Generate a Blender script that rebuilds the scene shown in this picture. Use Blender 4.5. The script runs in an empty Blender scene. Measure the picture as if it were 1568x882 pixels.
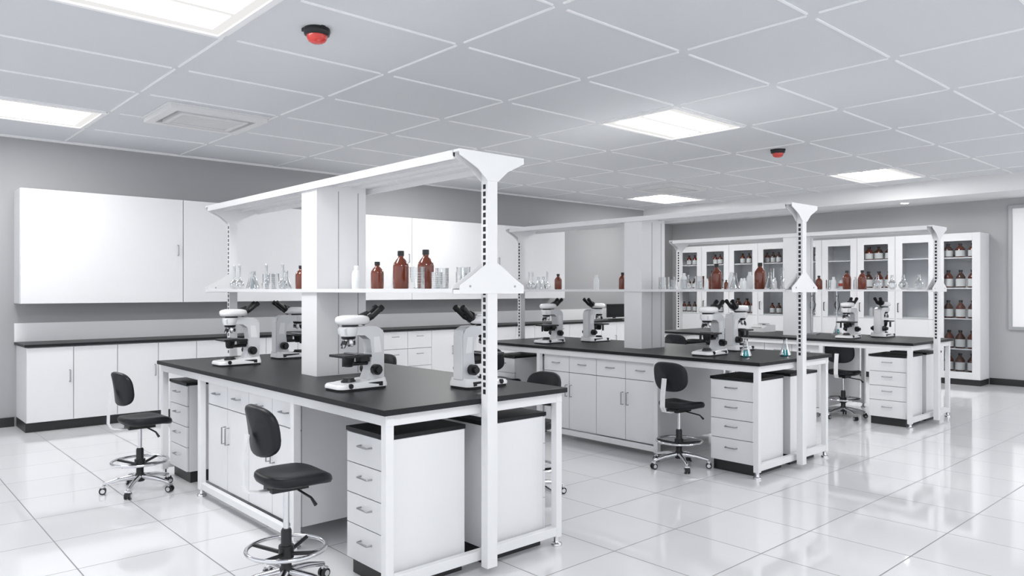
import bpy, math, random
from mathutils import Vector, Matrix
random.seed(4)
sc=bpy.context.scene
try:
    sc.view_settings.view_transform='Standard'
except Exception: pass
# ---------------------------------------------------------------- materials
def mat(name,col,rough=0.5,metal=0.0,coat=0.0,noise=0.0,bump=0.0,nscale=20,spec=0.5):
    m=bpy.data.materials.new(name); m.use_nodes=True
    nt=m.node_tree; b=nt.nodes['Principled BSDF']
    b.inputs['Base Color'].default_value=(*col,1)
    b.inputs['Roughness'].default_value=rough
    b.inputs['Metallic'].default_value=metal
    b.inputs['Coat Weight'].default_value=coat
    b.inputs['Specular IOR Level'].default_value=spec
    tc=nt.nodes.new('ShaderNodeTexCoord')
    n=nt.nodes.new('ShaderNodeTexNoise'); n.inputs['Scale'].default_value=nscale; n.inputs['Detail'].default_value=4
    nt.links.new(tc.outputs['Object'],n.inputs['Vector'])
    if noise>0:
        mx=nt.nodes.new('ShaderNodeMix'); mx.data_type='RGBA'
        mx.inputs[6].default_value=(*[c*(1-noise) for c in col],1)
        mx.inputs[7].default_value=(*[min(1,c*(1+noise)) for c in col],1)
        nt.links.new(n.outputs['Fac'],mx.inputs[0]); nt.links.new(mx.outputs[2],b.inputs['Base Color'])
    if bump>0:
        bp=nt.nodes.new('ShaderNodeBump'); bp.inputs['Strength'].default_value=bump; bp.inputs['Distance'].default_value=0.002
        nt.links.new(n.outputs['Fac'],bp.inputs['Height']); nt.links.new(bp.outputs['Normal'],b.inputs['Normal'])
    return m
M={}
M['white']=mat('white_laminate',(0.80,0.80,0.815),0.3,noise=0.01)
M['frame']=mat('white_powder_coat',(0.80,0.80,0.81),0.35,noise=0.01)
M['gap']=mat('shadow_gap',(0.25,0.25,0.26),0.7)
M['black']=mat('black_epoxy_top',(0.012,0.013,0.015),0.38,noise=0.15,nscale=6,spec=0.25)
M['blackp']=mat('black_plastic',(0.014,0.014,0.016),0.35,spec=0.4)
M['vinyl']=mat('black_vinyl',(0.010,0.011,0.014),0.42,bump=0.1,nscale=200,spec=0.3)
M['chrome']=mat('chrome',(0.70,0.70,0.72),0.12,metal=1)
M['steel']=mat('brushed_steel',(0.40,0.40,0.42),0.3,metal=1)
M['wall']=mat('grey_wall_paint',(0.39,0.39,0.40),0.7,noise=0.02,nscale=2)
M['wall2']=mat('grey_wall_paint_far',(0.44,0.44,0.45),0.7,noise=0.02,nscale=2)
M['ceil']=mat('ceiling_tile',(0.69,0.705,0.73),0.85,noise=0.02,nscale=40)
M['ceilw']=mat('soffit_plaster',(0.80,0.80,0.81),0.8,noise=0.01)
M['tbar']=mat('ceiling_tbar',(0.93,0.93,0.94),0.4)
M['micro']=mat('microscope_enamel',(0.86,0.86,0.87),0.25,coat=0.3)
M['micg']=mat('microscope_grey',(0.68,0.69,0.71),0.3,coat=0.3)
M['amber']=mat('amber_glass',(0.15,0.026,0.009),0.08,coat=0.6)
M['amberd']=mat('dark_amber_glass',(0.08,0.028,0.016),0.12,coat=0.4)
M['label']=mat('paper_label',(0.85,0.85,0.83),0.7)
M['redl']=mat('red_label',(0.6,0.08,0.04),0.6)
M['bluel']=mat('blue_label',(0.15,0.3,0.5),0.6)
M['pp']=mat('white_polypropylene',(0.82,0.84,0.85),0.3)
M['base']=mat('black_baseboard',(0.02,0.02,0.022),0.4)
M['red']=mat('red_lens',(0.65,0.04,0.03),0.2,coat=0.5)
M['teal']=mat('teal_liquid',(0.02,0.38,0.42),0.1)
M['alu']=mat('aluminium_frame',(0.42,0.43,0.44),0.4,metal=0.3)
M['board']=mat('board_white',(0.95,0.95,0.96),0.25)
M['vent']=mat('vent_white',(0.78,0.78,0.78),0.5)
M['ventd']=mat('vent_dark',(0.32,0.33,0.34),0.6)
def emis(name,col,s):
    m=bpy.data.materials.new(name); m.use_nodes=True; nt=m.node_tree
    nt.nodes.remove(nt.nodes['Principled BSDF'])
    e=nt.nodes.new('ShaderNodeEmission'); e.inputs[0].default_value=(*col,1); e.inputs[1].default_value=s
    nt.links.new(e.outputs[0],nt.nodes['Material Output'].inputs[0]); return m
M['lamp']=emis('troffer_diffuser',(1,0.995,0.98),23)
M['sideglow']=emis('troffer_reflector_glow',(1,0.99,0.97),0.86)  # weak emission stands in for tube light bouncing off the reflector sides
def glass(name,tint,k):
    m=bpy.data.materials.new(name); m.use_nodes=True; nt=m.node_tree
    nt.nodes.remove(nt.nodes['Principled BSDF'])
    t=nt.nodes.new('ShaderNodeBsdfTransparent'); t.inputs[0].default_value=(*tint,1)
    g=nt.nodes.new('ShaderNodeBsdfGlossy'); g.inputs['Roughness'].default_value=0.03
    lw=nt.nodes.new('ShaderNodeLayerWeight'); lw.inputs[0].default_value=k
    mx=nt.nodes.new('ShaderNodeMixShader')
    nt.links.new(lw.outputs['Fresnel'],mx.inputs[0]); nt.links.new(t.outputs[0],mx.inputs[1]); nt.links.new(g.outputs[0],mx.inputs[2])
    nt.links.new(mx.outputs[0],nt.nodes['Material Output'].inputs[0]); return m
M['glass']=glass('laboratory_glass',(0.90,0.92,0.93),0.45)
M['pane']=glass('cabinet_glass',(0.95,0.96,0.97),0.2)
# floor
def floor_mat():
    m=bpy.data.materials.new('glossy_floor_tile'); m.use_nodes=True; nt=m.node_tree; b=nt.nodes['Principled BSDF']
    tc=nt.nodes.new('ShaderNodeTexCoord'); mp=nt.nodes.new('ShaderNodeMapping')
    mp.inputs['Location'].default_value=(-0.93,-0.41,0)
    br=nt.nodes.new('ShaderNodeTexBrick'); br.offset=0; br.squash=1
    br.inputs['Scale'].default_value=1; br.inputs['Brick Width'].default_value=0.57; br.inputs['Row Height'].default_value=0.57
    br.inputs['Mortar Size'].default_value=0.0035; br.inputs['Mortar Smooth'].default_value=0.1
    br.inputs['Color1'].default_value=(0.80,0.80,0.815,1); br.inputs['Color2'].default_value=(0.77,0.77,0.785,1); br.inputs['Mortar'].default_value=(0.25,0.25,0.26,1)
    nt.links.new(tc.outputs['Object'],mp.inputs[0]); nt.links.new(mp.outputs[0],br.inputs['Vector'])
    nt.links.new(br.outputs['Color'],b.inputs['Base Color'])
    mr=nt.nodes.new('ShaderNodeMapRange'); mr.inputs['To Min'].default_value=0.06; mr.inputs['To Max'].default_value=0.6
    nt.links.new(br.outputs['Fac'],mr.inputs['Value']); nt.links.new(mr.outputs[0],b.inputs['Roughness'])
    bp=nt.nodes.new('ShaderNodeBump'); bp.invert=True; bp.inputs['Strength'].default_value=0.3; bp.inputs['Distance'].default_value=0.002
    nt.links.new(br.outputs['Fac'],bp.inputs['Height']); nt.links.new(bp.outputs[0],b.inputs['Normal'])
    b.inputs['IOR'].default_value=1.6
    return m
M['floor']=floor_mat()
# ---------------------------------------------------------------- mesh builder
class B:
    def __init__(s): s.v=[];s.f=[];s.m=[];s.s=[];s.mats=[];s.T=Matrix()
    def add(s,vs,fs,mt,sm=False):
        o=len(s.v)
        s.v+= [tuple(s.T@Vector(p)) for p in vs]
        if mt not in s.mats: s.mats.append(mt)
        k=s.mats.index(mt)
        for f in fs: s.f.append(tuple(o+i for i in f)); s.m.append(k); s.s.append(sm)
    def box(s,x0,x1,y0,y1,z0,z1,mt):
        x0,x1=min(x0,x1),max(x0,x1); y0,y1=min(y0,y1),max(y0,y1)
        s.add([(x0,y0,z0),(x1,y0,z0),(x1,y1,z0),(x0,y1,z0),(x0,y0,z1),(x1,y0,z1),(x1,y1,z1),(x0,y1,z1)],
              [(0,3,2,1),(4,5,6,7),(0,1,5,4),(1,2,6,5),(2,3,7,6),(3,0,4,7)],mt)
    def rings(s,rs,mt,cap0=True,cap1=True,sm=True,close=False):
        n=len(rs[0]); vs=[p for r in rs for p in r]; fs=[]
        L=len(rs); R=L if close else L-1
        for i in range(R):
            a=i*n; b=((i+1)%L)*n
            for j in range(n):
                k=(j+1)%n; fs.append((a+j,a+k,b+k,b+j))
        s.add(vs,fs,mt,sm)
        if not close:
            if cap0: s.add(rs[0],[tuple(range(n))[::-1]],mt)
            if cap1: s.add(rs[-1],[tuple(range(n))],mt)
    def lathe(s,x,y,z,prof,mt,seg=20,cap0=True,cap1=True):
        rs=[[(x+max(r,1e-4)*math.cos(2*math.pi*j/seg),y+max(r,1e-4)*math.sin(2*math.pi*j/seg),z+h) for j in range(seg)] for r,h in prof]
        s.rings(rs,mt,cap0,cap1)
    def tube(s,pts,rad,mt,seg=12,cap=True):
        P=[Vector(p) for p in pts]; rs=[]
        rr=rad if isinstance(rad,(list,tuple)) else [rad]*len(P)
        u=None
        for i,p in enumerate(P):
            d=(P[min(i+1,len(P)-1)]-P[max(i-1,0)]).normalized()
            if u is None:
                a=Vector((0,0,1)) if abs(d.z)<0.9 else Vector((1,0,0)); u=a.cross(d).normalized()
            u=(u-d*u.dot(d)).normalized(); w=d.cross(u)
            rs.append([tuple(p+rr[i]*(u*math.cos(2*math.pi*j/seg)+w*math.sin(2*math.pi*j/seg))) for j in range(seg)])
        s.rings(rs,mt,cap,cap)
    def torus(s,c,R,r,mt,seg=40,ts=10):
        rs=[]
        for i in range(seg):
            a=2*math.pi*i/seg
            rs.append([(c[0]+(R+r*math.cos(b))*math.cos(a),c[1]+(R+r*math.cos(b))*math.sin(a),c[2]+r*math.sin(b)) for b in [2*math.pi*j/ts for j in range(ts)]])
        s.rings(rs,mt,close=True)
    def prism(s,poly,axis,a0,a1,mt,sm=False):
        def P(p,a):
            return {'x':(a,p[0],p[1]),'y':(p[0],a,p[1]),'z':(p[0],p[1],a)}[axis]
        s.rings([[P(p,a0) for p in poly],[P(p,a1) for p in poly]],mt,sm=sm)
    def pad(s,a,b,prof,mt,n=3.2,seg=36,fn=None):
        rs=[]
        for sc_,z in prof:
            r=[]
            for j in range(seg):
                t=2*math.pi*j/seg; c,q=math.cos(t),math.sin(t)
                x=a*sc_*math.copysign(abs(c)**(2/n),c); y=b*sc_*math.copysign(abs(q)**(2/n),q)
                zz=z+(fn(x,y) if fn else 0)
                r.append((x,y,zz))
            rs.append(r)
        s.rings(rs,mt)
    def mesh(s,name):
        import bmesh
        me=bpy.data.meshes.new(name); me.from_pydata(s.v,[],s.f)
        for k in s.mats: me.materials.append(M[k])
        me.polygons.foreach_set('material_index',s.m); me.polygons.foreach_set('use_smooth',s.s)
        bm=bmesh.new(); bm.from_mesh(me); bmesh.ops.recalc_face_normals(bm,faces=bm.faces); bm.to_mesh(me); bm.free()
        me.update(); return me
def put(name,me,loc=(0,0,0),rz=0,bev=0,scale=1,parent=None):
    o=bpy.data.objects.new(name,me); o.location=loc; o.rotation_euler=(0,0,rz); o.scale=(scale,)*3
    sc.collection.objects.link(o)
    if parent: o.parent=parent
    if bev:
        b=o.modifiers.new('bevel','BEVEL'); b.width=bev; b.segments=2; b.limit_method='ANGLE'; b.angle_limit=math.radians(50)
    return o
# ---------------------------------------------------------------- room
XW=13.2; YW=9.46; H=3.10; XS=12.2
def simple(name,args,mt):
    b=B(); b.box(*args,mt); return put(name,b.mesh(name))
simple('floor',(-2.5,XW+0.1,-2.5,YW+0.1,-0.1,0),'floor')
simple('ceiling',(-2.5,XS,-2.5,YW+0.1,H,H+0.1),'ceil')
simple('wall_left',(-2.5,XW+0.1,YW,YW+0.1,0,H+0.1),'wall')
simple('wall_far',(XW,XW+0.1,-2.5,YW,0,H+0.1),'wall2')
simple('ceiling_soffit',(XS,XW,-2.5,YW,2.85,H+0.1),'ceilw')
simple('baseboard_left',(-2.5,1.40,YW-0.015,YW,0,0.10),'base')
simple('baseboard_far',(XW-0.015,XW,-2.5,3.56,0,0.10),'base')
# ceiling grid
gx=[0.64+1.22*i for i in range(-2,10)]; gy=[3.93+0.915*i for i in range(-7,7)]
b=B()
t=0.007; dz=0.009; g=0.06
for x in gx:
    if x>XS: continue
    for y in gy:
        y1=min(y+0.915-g,YW)
        if y1>y+0.05: b.box(x-t,x+t,y+0.02,y1,H-dz,H,'tbar')
for y in gy:
    if y>YW: continue
    for x in gx:
        x1=min(x+1.22-0.03,XS)
        if x1>x+0.1: b.box(x+g+0.03,x1,y-t,y+t,H-dz,H,'tbar')
b.box(-2.5,XS,YW-0.02,YW,H-0.02,H,'tbar')
put('trim_ceiling_grid',b.mesh('trim_ceiling_grid'))
# troffers
b=B()
w,l=1.20,0.90
f=0.035
b.box(0.01,w,0.01,f,-0.02,0,'tbar'); b.box(0.01,w,l-f,l,-0.02,0,'tbar')
b.box(0.01,f,f,l-f,-0.02,0,'tbar'); b.box(w-f,w,f,l-f,-0.02,0,'tbar')
b.box(f,w-f,f,l-f,-0.008,0,'sideglow')
b.box(f+0.07,w-f-0.07,0.13,0.42,-0.014,-0.008,'lamp')
b.box(f+0.07,w-f-0.07,0.48,l-0.13,-0.014,-0.008,'lamp')
pm=b.mesh('ceiling_light_panel')
for i,xx in enumerate((0.64,5.52,10.40)):
    for yy in (0.27,3.935,7.59):
        put('ceiling_light_panel',pm,(xx+0.005,yy+0.005,H))
# AC cassettes
b=B()
def frame(b,x0,x1,y0,y1,wd,z0,z1,mt):
    b.box(x0,x1,y0,y0+wd,z0,z1,mt); b.box(x0,x1,y1-wd,y1,z0,z1,mt)
    b.box(x0,x0+wd,y0+wd,y1-wd,z0,z1,mt); b.box(x1-wd,x1,y0+wd,y1-wd,z0,z1,mt)
b.box(0,0.92,0,0.82,-0.012,0,'vent')
frame(b,0.02,0.90,0.02,0.80,0.08,-0.05,-0.012,'vent')
frame(b,0.10,0.82,0.10,0.72,0.05,-0.014,-0.012,'ventd')
frame(b,0.15,0.77,0.15,0.67,0.04,-0.055,-0.012,'vent')
b.box(0.19,0.73,0.19,0.63,-0.018,-0.012,'ventd')
for i in range(12):
    yy=0.20+i*0.036; b.box(0.19,0.73,yy,yy+0.022,-0.045,-0.018,'vent')
vm=b.mesh('ceiling_air_conditioner')
put('ceiling_air_conditioner',vm,(2.14,6.80,H-0.001),bev=0.004); put('ceiling_air_conditioner',vm,(9.45,6.74,H-0.001),bev=0.004)
# fire alarm beacons
b=B()
b.lathe(0,0,0,[(0.08,0),(0.083,-0.012),(0.078,-0.04),(0.066,-0.045)],'blackp',28)
for k in range(3):
    a=k*2.094+0.5; b.box(0.078*math.cos(a)-0.012,0.078*math.cos(a)+0.012,0.078*math.sin(a)-0.012,0.078*math.sin(a)+0.012,-0.02,0,'blackp')
b.lathe(0,0,-0.045,[(0.064,0),(0.062,-0.018),(0.052,-0.034),(0.034,-0.044),(0.012,-0.049),(0,-0.05)],'red',28)
am=b.mesh('fire_alarm_beacon')
put('fire_alarm_beacon',am,(2.24,4.30,H)); put('fire_alarm_beacon',am,(8.17,4.37,H))
# soffit downlight
b=B(); b.lathe(0,0,0,[(0.075,0),(0.075,-0.008),(0.06,-0.008)],'tbar',24); b.lathe(0,0,-0.009,[(0.055,0),(0.055,-0.002)],'lamp',24)
dm=b.mesh('recessed_downlight')
for yy in (4.6,7.0): put('recessed_downlight',dm,(12.65,yy,2.85))
# whiteboard
b=B(); b.box(-0.02,0,-2.4,0,0,1.79,'board')
frame_=[(-0.035,0,-2.45,-2.4,-0.0,1.79),(-0.035,0,0,0.05,0,1.79),(-0.035,0,-2.45,0.05,-0.05,0),(-0.035,0,-2.45,0.05,1.79,1.84)]
for a in frame_: b.box(*a,'alu')
put('whiteboard',b.mesh('whiteboard'),(XW-0.002,3.26,0.90),bev=0.003)
# ---------------------------------------------------------------- handle helpers
def vhandle(b,x,y,z0,z1,dx,mt='steel'):
    b.tube([(x,y,z0),(x+dx*0.028,y,z0),(x+dx*0.028,y,z1),(x,y,z1)],0.005,mt,8)
def hhandle(b,x,y0,y1,z,dx,mt='steel'):
    b.tube([(x,y0,z),(x+dx*0.026,y0+0.004,z),(x+dx*0.026,y1-0.004,z),(x,y1,z)],0.005,mt,8)
def vhandleY(b,x,y,z0,z1): b.tube([(x,y,z0),(x,y-0.028,z0),(x,y-0.028,z1),(x,y,z1)],0.007,'steel',8)
def hhandleY(b,x0,x1,y,z): b.tube([(x0,y,z),(x0,y-0.026,z),(x1,y-0.026,z),(x1,y,z)],0.005,'steel',8)
# ---------------------------------------------------------------- wall cabinets on the left wall
b=B()
xa=[1.40+1.622*i for i in range(6)]
y0=YW-0.34
b.box(xa[0],xa[-1],y0,YW,1.313,2.513,'white')
b.box(xa[0]+0.004,xa[-1]-0.004,y0-0.003,y0,1.318,2.508,'gap')
for i in range(5):
    b.box(xa[i]+0.004,xa[i+1]-0.004,y0-0.022,y0-0.003,1.313,2.513,'white')
for i,hx in ((0,xa[1]-0.06),(2,xa[3]-0.06),(4,xa[4]+0.07)):
    vhandleY(b,hx,y0-0.022,1.86,1.98)
put('wall_cabinet',b.mesh('wall_cabinet'),bev=0.002)
# base run
b=B()
X0,X1=1.42,12.0; yf=8.88
b.box(X0,X1,yf+0.06,YW,0,0.10,'base'); b.box(X0,X1,yf+0.02,YW,0.10,0.87,'white')
b.box(X0+0.005,X1-0.005,yf+0.017,yf+0.02,0.11,0.86,'gap')
x=X0; i=0
while x<X1-0.1:
    w=0.42; x2=min(x+w,X1)
    if i in (8,9,10,11,17,18):
        for k,(za,zb) in enumerate(((0.105,0.36),(0.365,0.615),(0.62,0.865))):
            b.box(x+0.003,x2-0.003,yf,yf+0.017,za,zb-0.002,'white'); hhandleY(b,(x+x2)/2-0.05,(x+x2)/2+0.05,yf,(za+zb)/2+0.05)
    else:
        b.box(x+0.003,x2-0.003,yf,yf+0.017,0.105,0.863,'white')
        if i%3==0: vhandleY(b,x2-0.035,yf,0.50,0.62)
        if i%3==2: vhandleY(b,x2-0.035,yf,0.50,0.62)
    x=x2; i+=1
b.box(X0-0.02,X1,yf-0.02,YW,0.872,0.90,'black')
b.box(X0-0.02,X1,YW-0.02,YW,0.90,1.10,'board')
put('wall_base_cabinet',b.mesh('wall_base_cabinet'),bev=0.002)
# ---------------------------------------------------------------- island bench
YA,YB=2.93,6.22; HW=0.61
def bench_mesh():
    b=B()
    b.box(-HW,HW,YA,YB,0.872,0.90,'black')
    a=HW-0.045
    for s in (-1,1):
        b.box(s*(a-0.02),s*(a+0.02),YA+0.02,YB-0.02,0.818,0.872,'frame')
        for y in (YA+0.045,3.92,5.37,YB-0.045):
            b.box(s*a-0.022,s*a+0.022,y-0.022,y+0.022,0.05,0.872,'frame')
            b.lathe(s*a,y,0,[(0.032,0),(0.032,0.014),(0.016,0.018),(0.016,0.05)],'chrome',16)
        b.box(s*a-0.018,s*a+0.018,3.94,5.35,0.055,0.10,'frame')
    for y in (YA+0.045,YB-0.045):
        b.box(-a,a,y-0.02,y+0.02,0.06,0.11,'frame'); b.box(-a,a,y-0.02,y+0.02,0.818,0.872,'frame')
    for y in (3.92,5.37): b.box(-a,a,y-0.012,y+0.012,0.82,0.872,'frame')
    b.box(-0.02,0.02,YA+0.02,YB-0.02,0.80,0.865,'frame')
    return b.mesh('bench_frame_and_top')
def rack_mesh():
    b=B()
    SW=0.215; zt=2.15; zm=1.462
    for ye,sg in ((YA-0.028,-1),(YB+0.028,1)):
        ya,yb=ye-0.025,ye+0.025
        b.box(-0.033,0.033,ya,yb,0.04,zt,'frame')
        z=0.925
        while z<2.0:
            for s in (-1,1):
                b.box(s*0.033,s*0.0345,ye-0.010,ye+0.010,z,z+0.024,'blackp')
            z+=0.036
        for yy in (ya-0.004,yb):
            b.prism([(-SW,zt),(-SW,zt-0.03),(-0.10,zt-0.085),(-0.036,zt-0.14),(0.036,zt-0.14),(0.10,zt-0.085),(SW,zt-0.03),(SW,zt)],'y',yy,yy+0.004,'frame')
            b.prism([(-SW,zm-0.025),(SW,zm-0.025),(SW,zm+0.015),(0.14,zm+0.06),(0.036,zm+0.13),(-0.036,zm+0.13),(-0.14,zm+0.06),(-SW,zm+0.015)],'y',yy,yy+0.004,'frame')
            for sx in (-0.15,0.15): b.tube([(sx,yy-0.003,zm+0.012),(sx,yy+0.007,zm+0.012)],0.006,'steel',10)
        b.box(-SW,SW,ya,yb,zt-0.012,zt,'frame'); b.box(-SW,SW,ya,yb,zm-0.025,zm-0.004,'frame')
    ya,yb=YA-0.003,YB+0.003
    b.box(-SW,SW,ya,yb,zt-0.012,zt,'frame')
    for s in (-1,1): b.box(s*SW,s*(SW-0.012),ya,yb,zt-0.045,zt-0.012,'frame')
    for s in (-0.07,0.07): b.box(s-0.012,s+0.012,ya,yb,zt-0.03,zt-0.012,'frame')
    b.box(-SW,SW,ya,yb,zm-0.022,zm,'white')
    b.box(-0.20,0.16,4.37,4.58,0.90,zt-0.012,'frame')
    for x in (-0.045,0.10): b.box(x-0.002,x+0.002,4.368,4.37,0.905,zt-0.05,'gap')
    return b.mesh('reagent_shelf_rack')
def centre_cab():
    b=B()
    ya,yb=3.948,5.342
    b.box(-0.51,0.51,ya,yb,0.102,0.815,'white')
    n=4; w=(yb-ya)/n
    for s in (-1,1):
        b.box(s*0.51,s*0.513,ya+0.004,yb-0.004,0.106,0.81,'gap')
        for k in range(n):
            a=ya+k*w
            b.box(s*0.513,s*0.53,a+0.003,a+w-0.003,0.656,0.812,'white')
            b.box(s*0.513,s*0.53,a+0.003,a+w-0.003,0.104,0.650,'white')
            hhandle(b,s*0.53,a+w/2-0.045,a+w/2+0.045,0.74,s)
            hy=a+w-0.03 if k%2==0 else a+0.03
            vhandle(b,s*0.53,hy,0.42,0.53,s)
    return b.mesh('base_cabinet')
def pedestal():
    b=B()
    b.box(0.03,0.46,0.01,0.37,0,0.085,'base')
    b.box(0.018,0.47,0,0.38,0.085,0.735,'white')
    b.box(0.015,0.018,0.004,0.376,0.09,0.73,'gap')
    zs=[0.087,0.27,0.425,0.58,0.735]
    for k in range(4):
        b.box(0,0.015,0.002,0.378,zs[k]+0.001,zs[k+1]-0.004,'white')
        hhandle(b,0,0.14,0.24,(zs[k]+zs[k+1])/2+0.02,-1)
    b.box(-0.004,0.474,-0.004,0.384,0.736,0.758,'black')
    return b.mesh('drawer_pedestal')
bm_,rm_,cm_,pm_=bench_mesh(),rack_mesh(),centre_cab(),pedestal()
C=[2.475,5.81,8.89]
for c in C:
    e=put('lab_island_bench',None,(c,0,0))
    put('bench_frame_and_top',bm_,bev=0.003,parent=e)
    put('reagent_shelf_rack',rm_,bev=0.0015,parent=e)
    put('base_cabinet',cm_,bev=0.002,parent=e)
    for yy in (3.03,5.78):
        put('drawer_pedestal',pm_,(c-0.53,yy,0),bev=0.002)
        put('drawer_pedestal',pm_,(c+0.53,yy+0.38,0),rz=math.pi,bev=0.002)
# ---------------------------------------------------------------- chair
def chair(dh):
    b=B()
    for k in range(5):
        a=2*math.pi*k/5+0.3; ca,sa=math.cos(a),math.sin(a)
        b.tube([(0.02*ca,0.02*sa,0.105),(0.14*ca,0.14*sa,0.092),(0.235*ca,0.235*sa,0.068)],[0.020,0.015,0.011],'chrome',10)
        b.tube([(0.23*ca,0.23*sa,0.045),(0.23*ca,0.23*sa,0.078)],0.008,'chrome',8)
        px,py=-sa,ca
        for s in (-1,1):
            x0,y0=0.238*ca+px*0.006*s,0.238*sa+py*0.006*s
            b.tube([(x0,y0,0.024),(x0+px*0.014*s,y0+py*0.014*s,0.024)],0.024,'blackp',16)
            b.tube([(x0+px*0.014*s,y0+py*0.014*s,0.024),(x0+px*0.017*s,y0+py*0.017*s,0.024)],0.015,'chrome',12)
        b.tube([(0.24*ca-px*0.02,0.24*sa-py*0.02,0.05),(0.24*ca+px*0.02,0.24*sa+py*0.02,0.05)],0.009,'chrome',8)
    b.lathe(0,0,0.07,[(0.03,0),(0.034,0.01),(0.034,0.05),(0.025,0.06),(0.025,0.23),(0.02,0.24)],'blackp',20)
    b.lathe(0,0,0.30,[(0.014,0),(0.014,0.22+dh)],'chrome',16)
    b.torus((0,0,0.215),0.185,0.010,'chrome')
    for k in range(4):
        a=k*math.pi/2+0.6; b.tube([(0.02*math.cos(a),0.02*math.sin(a),0.19),(0.185*math.cos(a),0.185*math.sin(a),0.213)],0.010,'blackp',8)
    b.lathe(0,0,0.17,[(0.036,0),(0.036,0.06)],'blackp',20)
    b.T=T0=Matrix.Translation((0,0,dh))
    b.box(-0.09,0.09,-0.055,0.055,0.515,0.542,'blackp')
    b.tube([(0.03,0.05,0.525),(0.05,-0.17,0.50),(0.06,-0.20,0.47)],[0.005,0.006,0.009],'blackp',8)
    b.T=Matrix.Translation((0.035,0,0.54+dh))
    fn=lambda x,y: 0.012*(abs(y)/0.17)**2-0.022*max(0,(x-0.06)/0.11)**2+0.014*max(0,(-x-0.06)/0.11)**2
    b.pad(0.170,0.165,[(0.02,0),(0.85,0.0),(0.96,0.008),(1.0,0.024),(0.99,0.038),(0.95,0.048),(0.85,0.053),(0.5,0.050),(0.02,0.048)],'vinyl',n=3.0,fn=fn)
    b.T=Matrix.Translation((-0.15,0,0.81+dh))@Matrix.Rotation(math.radians(-8),4,'Y')@Matrix(((0,0,1,0),(0,1,0,0),(1,0,0,0),(0,0,0,1)))
    fb=lambda x,y: 0.04*(abs(y)/0.165)**2
    b.pad(0.122,0.165,[(0.02,-0.016),(0.88,-0.016),(0.97,-0.010),(1.0,0.004),(0.98,0.018),(0.9,0.027),(0.5,0.03),(0.02,0.03)],'vinyl',n=2.9,fn=fb)
    b.T=T0
    w=0.022
    path=[(-0.02,0.520),(-0.13,0.520),(-0.19,0.532),(-0.212,0.57),(-0.210,0.66),(-0.188,0.80)]
    rs=[]
    for i,(x,z) in enumerate(path):
        d=(Vector(path[min(i+1,5)])-Vector(path[max(i-1,0)])).normalized(); nx,nz=-d.y*0.004,d.x*0.004
        rs.append([(x+nx,-w,z+nz),(x+nx,w,z+nz),(x-nx,w,z-nz),(x-nx,-w,z-nz)])
    b.rings(rs,'frame',sm=False)
    b.T=Matrix()
    return b.mesh('lab_stool_chair')
chA=chair(-0.015); chB=chair(-0.06)
for (m_,x,y,r) in ((chA,1.60,3.38,-0.05),(chB,1.63,5.82,0.05),(chB,5.14,3.62,-0.05),(chB,8.52,3.76,0.05),(chB,3.62,3.78,math.pi),(chB,3.57,5.78,math.pi+0.1),(chB,5.10,5.80,0.0),(chB,8.34,5.85,0.0)):
    put('lab_stool_chair',m_,(x,y,0),r)
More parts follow.
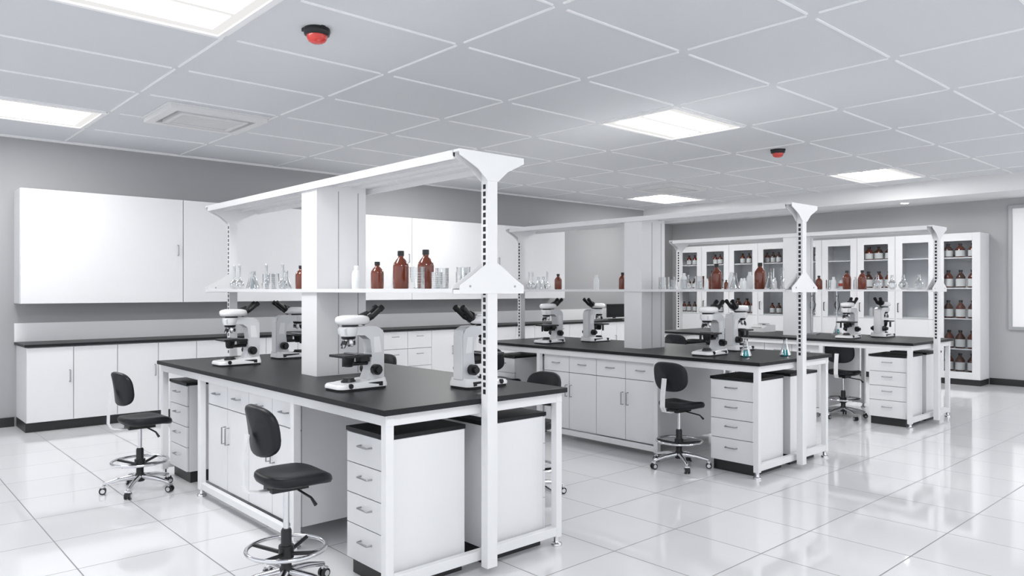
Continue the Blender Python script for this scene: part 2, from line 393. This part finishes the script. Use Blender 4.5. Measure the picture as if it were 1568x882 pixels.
# ---------------------------------------------------------------- microscope
def microscope():
    b=B()
    def rr(x0,x1,w0,w1,z):
        pts=[]; n=8
        cs=[(x1-0.04,w1-0.04,0),(x0+0.03,w0-0.03,90),(x0+0.03,-w0+0.03,180),(x1-0.04,-w1+0.04,270)]
        rad=[0.04,0.03,0.03,0.04]
        for (cx,cy,a0),r in zip(cs,rad):
            for k in range(n+1):
                a=math.radians(a0+90*k/n); pts.append((cx+r*math.cos(a),cy+r*math.sin(a),z(cx+r*math.cos(a)) if callable(z) else z))
        return pts
    b.rings([rr(-0.145,0.165,0.085,0.095,0.0),rr(-0.145,0.165,0.085,0.095,0.012)],'blackp')
    top=lambda x:0.036+0.022*max(0,min(1,(0.05-x)/0.12))
    b.rings([rr(-0.15,0.17,0.088,0.098,0.012),rr(-0.15,0.17,0.088,0.098,0.026),rr(-0.143,0.163,0.08,0.09,top)],'micro')
    b.box(-0.11,0.03,-0.0895,0.0895,0.014,0.040,'blackp')
    b.lathe(0.06,0,0.034,[(0.042,0),(0.042,0.012),(0.032,0.022),(0.032,0.03)],'blackp',24)
    arm=[(-0.145,0.04),(-0.03,0.04),(-0.055,0.10),(-0.065,0.20),(-0.055,0.275),(-0.02,0.30),(0.10,0.305),(0.105,0.335),(0.09,0.35),(-0.09,0.35),(-0.125,0.335),(-0.145,0.30)]
    b.prism(arm,'y',-0.042,0.042,'micg')
    b.prism([(-0.15,0.05),(-0.14,0.05),(-0.14,0.33),(-0.15,0.30)],'y',-0.036,0.036,'micro')
    b.prism([(-0.13,0.20),(-0.08,0.20),(-0.075,0.29),(-0.115,0.29)],'y',-0.0435,0.0435,'micro')
    for s in (-1,1):
        b.tube([(-0.085,s*0.04,0.105),(-0.085,s*0.075,0.105)],0.030,'blackp',20)
        b.tube([(-0.085,s*0.075,0.105),(-0.085,s*0.095,0.105)],0.018,'blackp',16)
        b.tube([(0.10,s*0.088,0.028),(0.10,s*0.102,0.028)],0.014,'blackp',12)
    b.box(-0.04,0.135,-0.085,0.085,0.180,0.194,'blackp'); b.box(-0.06,0.0,-0.03,0.03,0.15,0.185,'blackp')
    b.box(0.02,0.05,-0.075,0.06,0.194,0.202,'steel'); b.tube([(0.05,-0.07,0.18),(0.05,-0.07,0.12)],0.010,'blackp',12)
    b.lathe(0.06,0,0.125,[(0.022,0),(0.030,0.01),(0.034,0.05)],'blackp',20)
    b.tube([(-0.06,0,0.14),(0.04,0,0.14)],0.012,'blackp',10)
    b.lathe(0.06,0,0.28,[(0.034,0),(0.040,0.006),(0.040,0.018)],'blackp',24)
    b.lathe(0.06,0,0.297,[(0.046,0),(0.052,0.015),(0.055,0.052)],'micro',28)
    for k,(a,L) in enumerate(((0,0.05),(72,0.04),(144,0.035),(216,0.045),(288,0.055))):
        a=math.radians(a+20); dx,dy=math.cos(a),math.sin(a)
        p0=Vector((0.06+0.018*dx,0.018*dy,0.286)); d=Vector((dx*0.42,dy*0.42,-1)).normalized()
        b.tube([p0,p0+d*0.018],0.013,'steel',14); b.tube([p0+d*0.018,p0+d*L*0.85],0.0115,'micro' if k%2 else 'blackp',14); b.tube([p0+d*L*0.85,p0+d*(L+0.008)],[0.0115,0.006],'steel',14)
    b.lathe(0.05,0,0.35,[(0.046,0),(0.046,0.012)],'blackp',28)
    b.T=Matrix.Translation((0.035,0,0.362))
    b.pad(0.100,0.066,[(0.8,0),(0.95,0.006),(1.0,0.020),(0.98,0.034),(0.90,0.044),(0.6,0.052),(0.02,0.053)],'micro',n=2.5)
    b.T=Matrix()
    b.tube([(-0.02,0,0.385),(-0.07,0,0.41)],[0.036,0.030],'blackp',20)
    for s in (-1,1):
        b.tube([(-0.045,s*0.012,0.392),(-0.075,s*0.030,0.412)],0.022,'blackp',16)
        b.tube([(-0.068,s*0.030,0.400),(-0.125,s*0.031,0.445)],0.0155,'blackp',18)
        b.tube([(-0.125,s*0.031,0.445),(-0.142,s*0.031,0.458)],[0.019,0.0175],'blackp',18)
    return b.mesh('microscope')
mc=microscope()
for (x,y,r) in ((2.21,5.47,math.pi),(2.18,3.70,math.pi),(2.76,5.74,0),(2.74,3.32,0.05),(5.53,5.50,math.pi),(6.06,5.35,0),(5.53,3.57,math.pi),(6.14,3.68,0),(8.62,3.74,math.pi),(9.16,3.58,0)):
    put('microscope',mc,(x,y,0.90),r,bev=0.003)
# ---------------------------------------------------------------- glassware
def amber(h,r,seg=24,cap='blackp',body='amber',label=False):
    b=B()
    b.lathe(0,0,0,[(r*0.9,0),(r,0.006),(r,h*0.58),(r*0.93,h*0.66),(r*0.62,h*0.76),(r*0.36,h*0.82),(r*0.34,h*0.88)],body,seg)
    b.lathe(0,0,h*0.87,[(r*0.42,0),(r*0.42,h*0.12),(r*0.38,h*0.13)],cap,seg)
    if label: b.lathe(0,0,h*0.14,[(r+0.001,0),(r+0.001,h*0.36)],'label',seg,False,False)
    return b.mesh('amber_reagent_bottle')
A1=amber(0.225,0.047); A2=amber(0.168,0.040); A3=amber(0.13,0.03)
def ppbottle():
    b=B(); b.lathe(0,0,0,[(0.027,0),(0.029,0.004),(0.029,0.095),(0.022,0.115),(0.013,0.125)],'pp',20); b.lathe(0,0,0.122,[(0.015,0),(0.015,0.025),(0.012,0.028)],'pp',16)
    return b.mesh('plastic_reagent_bottle')
PB=ppbottle()
def erl(h=0.14,r=0.045,liq=None):
    b=B(); b.lathe(0,0,0,[(r*0.92,0),(r,0.006),(r*0.96,0.015),(r*0.36,h*0.70),(r*0.34,h*0.97),(r*0.42,h)],'glass',24,True,False)
    if liq: b.lathe(0,0,0.003,[(r*0.86,0),(r*0.92,0.006),(r*0.60,h*0.33)],liq,24)
    return b.mesh('erlenmeyer_flask')
E1=erl(); E2=erl(0.15,0.048,'teal')
def vol():
    b=B(); R=0.036
    prof=[(0.018,0)]+[(max(0.008,R*math.sin(t)),R-R*math.cos(t)) for t in [0.5+0.28*k for k in range(9)]]+[(0.009,0.10),(0.009,0.185),(0.012,0.19)]
    b.lathe(0,0,0,prof,'glass',24,True,False); b.lathe(0,0,0.183,[(0.007,0),(0.009,0.01),(0.009,0.02)],'pp',12); return b.mesh('volumetric_flask')
V1=vol()
def rbf():
    b=B(); R=0.05
    prof=[(0.02,0)]+[(max(0.013,R*math.sin(t)),R-R*math.cos(t)) for t in [0.45+0.28*k for k in range(9)]]+[(0.014,0.16),(0.018,0.165)]
    b.lathe(0,0,0,prof,'glass',24,True,False); return b.mesh('florence_flask')
F1=rbf()
def beaker(h,r):
    b=B(); b.lathe(0,0,0,[(r*0.93,0),(r,0.005),(r,h-0.004),(r*1.06,h)],'glass',28,True,False); b.lathe(0,0,0.003,[(r*0.9,0),(r*0.95,0.003),(r*0.95,0.004)],'glass',28,True,True)
    for k in range(5): b.torus((0,0,h*(0.25+0.12*k)),r+0.0003,0.0004,'pp',28,4)
    return b.mesh('beaker')
K1=beaker(0.115,0.036); K2=beaker(0.09,0.030); K3=beaker(0.12,0.042)
def cyl_():
    b=B(); b.lathe(0,0,0,[(0.03,0),(0.03,0.008),(0.014,0.012),(0.014,0.17),(0.017,0.175)],'glass',16,True,False); return b.mesh('graduated_cylinder')
G1=cyl_()
ZS=1.462
items={0:[('v',-.05,6.08),('e',.06,6.00),('v',-.08,5.90),('e',-.02,5.78),('k3',.09,5.72),('v',.02,5.62),('e',-.10,5.58),('v',.08,5.46),('k1',-.06,5.42),('e',.04,5.32),('k1',-.09,5.24),
          ('a2',-.02,4.95),('p',0.0,4.22),('a2',0,3.97),('p',.05,3.86),('a1',0,3.71),('a1',.03,3.50),('k3',-.10,3.40),('k1',.02,3.33),('k2',-.06,3.27),('k1',.10,3.24),('k2',.03,3.17),('k1',-.02,3.09),('k1',.12,3.10)],
       1:[('v',0,6.12),('e',.08,6.05),('v',-.06,6.0),('v',.05,5.88),('e',-.05,5.84),('a2',0,5.66),('p',0,5.11),('a2',.02,4.78),
          ('k1',0,4.28),('k2',.08,4.2),('k1',-.05,4.14),('p',.02,4.05),('k2',-.08,3.98),('k3',.02,3.88),('a2',.08,3.78),('a1',-.02,3.68),('e',.1,3.6),('p',0,3.54),('e',-.08,3.46),('p',.06,3.40),('a1',0,3.27),('g',.08,3.2),('e',-.04,3.16),('g',.02,3.08)],
       2:[('v',0,6.1),('p',.05,6.0),('k1',0,5.9),('p',0,5.8),('e',.05,5.7),('a3',0,5.5),('p',.05,5.3),('p',-.05,5.2),('e',0,5.0),('p',0,4.8),('k1',.05,4.7),('a2',0,4.22),('k1',.05,4.12),('p',0,4.04),('a1',0,3.88),('p',.06,3.8),('a1',0,3.70),('f',0,3.53),('f',.03,3.38),('f',-.02,3.24),('f',.05,3.10)]}
mp={'v':('volumetric_flask',V1),'e':('erlenmeyer_flask',E1),'a1':('amber_reagent_bottle',A1),'a2':('amber_reagent_bottle',A2),'a3':('amber_reagent_bottle',A3),'p':('plastic_reagent_bottle',PB),
    'k1':('beaker',K1),'k2':('beaker',K2),'k3':('beaker',K3),'g':('graduated_cylinder',G1),'f':('florence_flask',F1)}
for i,L in items.items():
    for k,dx,y in L: put(mp[k][0],mp[k][1],(C[i]+dx,y,ZS))
put('erlenmeyer_flask',E2,(5.60,3.28,0.90)); put('erlenmeyer_flask',E2,(5.92,3.10,0.90)); put('erlenmeyer_flask',E2,(9.17,4.12,0.92))
def stand():
    b=B(); b.box(-0.09,0.09,-0.06,0.06,0,0.02,'steel'); b.tube([(-0.06,0,0.02),(-0.06,0,0.58)],0.006,'chrome',10)
    b.torus((0.0,0,0.27),0.04,0.004,'chrome',24,8); b.tube([(-0.06,0,0.27),(-0.04,0,0.27)],0.005,'chrome',8)
    b.tube([(-0.07,0,0.48),(0,0,0.48)],0.006,'blackp',8)
    b.lathe(0,0,0.24,[(0.003,0),(0.006,0.05),(0.030,0.10),(0.036,0.14),(0.014,0.19),(0.012,0.26)],'glass',20,False,False)
    return b.mesh('retort_stand')
rs_=stand()
put('retort_stand',rs_,(9.17,4.12,0.90),0.3); put('retort_stand',rs_,(8.98,4.34,0.90),0.2)
b=B(); b.prism([(-0.16,0),(0.16,0),(0.16,0.05),(0.06,0.085),(-0.16,0.085)],'y',-0.11,0.11,'micro'); b.lathe(-0.05,0,0.085,[(0.02,0),(0.02,0.012),(0.075,0.014),(0.075,0.02)],'steel',28); b.box(0.09,0.15,-0.07,0.07,0.056,0.060,'blackp')
put('laboratory_balance',b.mesh('laboratory_balance'),(9.2,5.15,0.90),math.pi,bev=0.003)
def monitor():
    b=B(); b.box(-0.24,0.24,-0.02,0.02,0.04,0.29,'blackp'); b.box(-0.23,0.23,-0.023,-0.02,0.055,0.28,'black'); b.box(-0.03,0.03,0.02,0.05,0.02,0.2,'blackp'); b.box(-0.12,0.12,-0.07,0.09,0,0.012,'blackp')
    return b.mesh('computer_monitor')
mo=monitor()
put('computer_monitor',mo,(10.95,9.15,0.901),bev=0.004); put('computer_monitor',mo,(11.75,9.15,0.901),-0.5,bev=0.004)
# ---------------------------------------------------------------- glass-door cabinets on far wall
def gcab(full):
    b=B(); w=0.608; d=0.435; h=2.33
    b.box(0.02,d,0,0.018,0.09,h,'white'); b.box(0.02,d,w-0.018,w,0.09,h,'white'); b.box(0.02,d,0.018,w-0.018,h-0.03,h,'white'); b.box(d-0.012,d,0.018,w-0.018,0.09,h-0.03,'white')
    b.box(0.03,d,0.005,w-0.005,0,0.09,'base'); b.box(0.02,d-0.012,0.018,w-0.018,0.09,0.12,'white')
    z0=0.20 if full else 1.0
    st=0.11
    b.box(0,0.02,0.002,st,0.095,h-0.002,'white'); b.box(0,0.02,w-st,w-0.002,0.095,h-0.002,'white')
    b.box(0,0.02,st,w-st,2.21,h-0.002,'white'); b.box(0,0.02,st,w-st,0.095,z0,'white')
    b.box(0.008,0.012,st,w-st,z0,2.21,'pane')
    sh=[0.20,0.555,1.02,1.49,1.96] if full else [1.02,1.49,1.96]
    for z in sh: b.box(0.025,d-0.012,0.018,w-0.018,z-0.018,z,'board')
    if not full: b.box(-0.002,0,0.02,w-0.02,0.985,0.99,'gap')
    b.tube([(0,w-0.05,1.10),(-0.03,w-0.05,1.10),(-0.03,w-0.05,1.24),(0,w-0.05,1.24)],0.007,'blackp',8)
    return b.mesh('glass_door_cabinet'),sh
gF,shF=gcab(True); gN,shN=gcab(False)
def bottles(sh,style):
    b=B()
    for zi,z in enumerate(sh):
        y=0.12
        hmax=0.22 if z>1.9 else 0.30
        st=style[zi%len(style)]
        if st=='none': continue
        while y<0.50:
            if st=='big': r,h=0.066,min(hmax,0.28)
            elif st=='mid': r,h=0.045,min(hmax,0.20)
            else: r,h=0.036,0.15
            x=0.06+random.random()*0.04
            if st in('big','mid'):
                body='amberd' if random.random()<0.5 else 'amber'
                b.lathe(x,y+r*0.3,z,[(r*0.92,0),(r,0.005),(r,h*0.6),(r*0.6,h*0.76),(r*0.34,h*0.83),(r*0.34,h*0.88)],body,14)
                b.lathe(x,y+r*0.3,z+h*0.87,[(r*0.42,0),(r*0.42,h*0.12)],'blackp',12)
                b.lathe(x,y+r*0.3,z+h*0.08,[(r+0.001,0),(r+0.001,h*0.42)],'label',14,False,False)
            else:
                b.lathe(x,y,z,[(r,0),(r,h*0.75),(r*0.6,h*0.85)],'pp',14); b.lathe(x,y,z+h*0.83,[(r*0.5,0),(r*0.5,h*0.17)],random.choice(['redl','bluel','pp']),12)
                b.lathe(x,y,z+h*0.2,[(r+0.001,0),(r+0.001,h*0.35)],random.choice(['redl','redl','bluel','label']),14,False,False)
            y+=r*2+0.03+random.random()*0.015
    return b.mesh('reagent_bottle_collection')
styles=[['big'],['none'],['small','big','big'],['none','small','none'],['none','small','mid'],['mid','none','mid'],['big','mid','mid'],['mid','big','mid'],['mid','mid','mid'],['big','mid','mid']]
y=3.57; i=0
while y+0.608<YW:
    full=(i==0)
    put('glass_door_cabinet',gF if full else gN,(XW-0.44,y,0),bev=0.002)
    st=styles[i%len(styles)]
    if st!=['none']: put('reagent_bottle_collection',bottles(shF if full else shN,st),(XW-0.44+0.06,y,0.0))
    y+=0.61; i+=1
# ---------------------------------------------------------------- world, camera
w=bpy.data.worlds.new('World'); sc.world=w; w.use_nodes=True
bg=w.node_tree.nodes['Background']; bg.inputs[0].default_value=(0.93,0.96,1,1); bg.inputs[1].default_value=1.35
cd=bpy.data.cameras.new('camera'); cam=bpy.data.objects.new('camera',cd); sc.collection.objects.link(cam)
cam.location=(0,0,1.455); cam.rotation_euler=(math.pi/2,0,-math.radians(42.2)); cd.sensor_width=36; cd.lens=26.17; cd.shift_y=0.002; cd.clip_start=0.05
sc.camera=cam
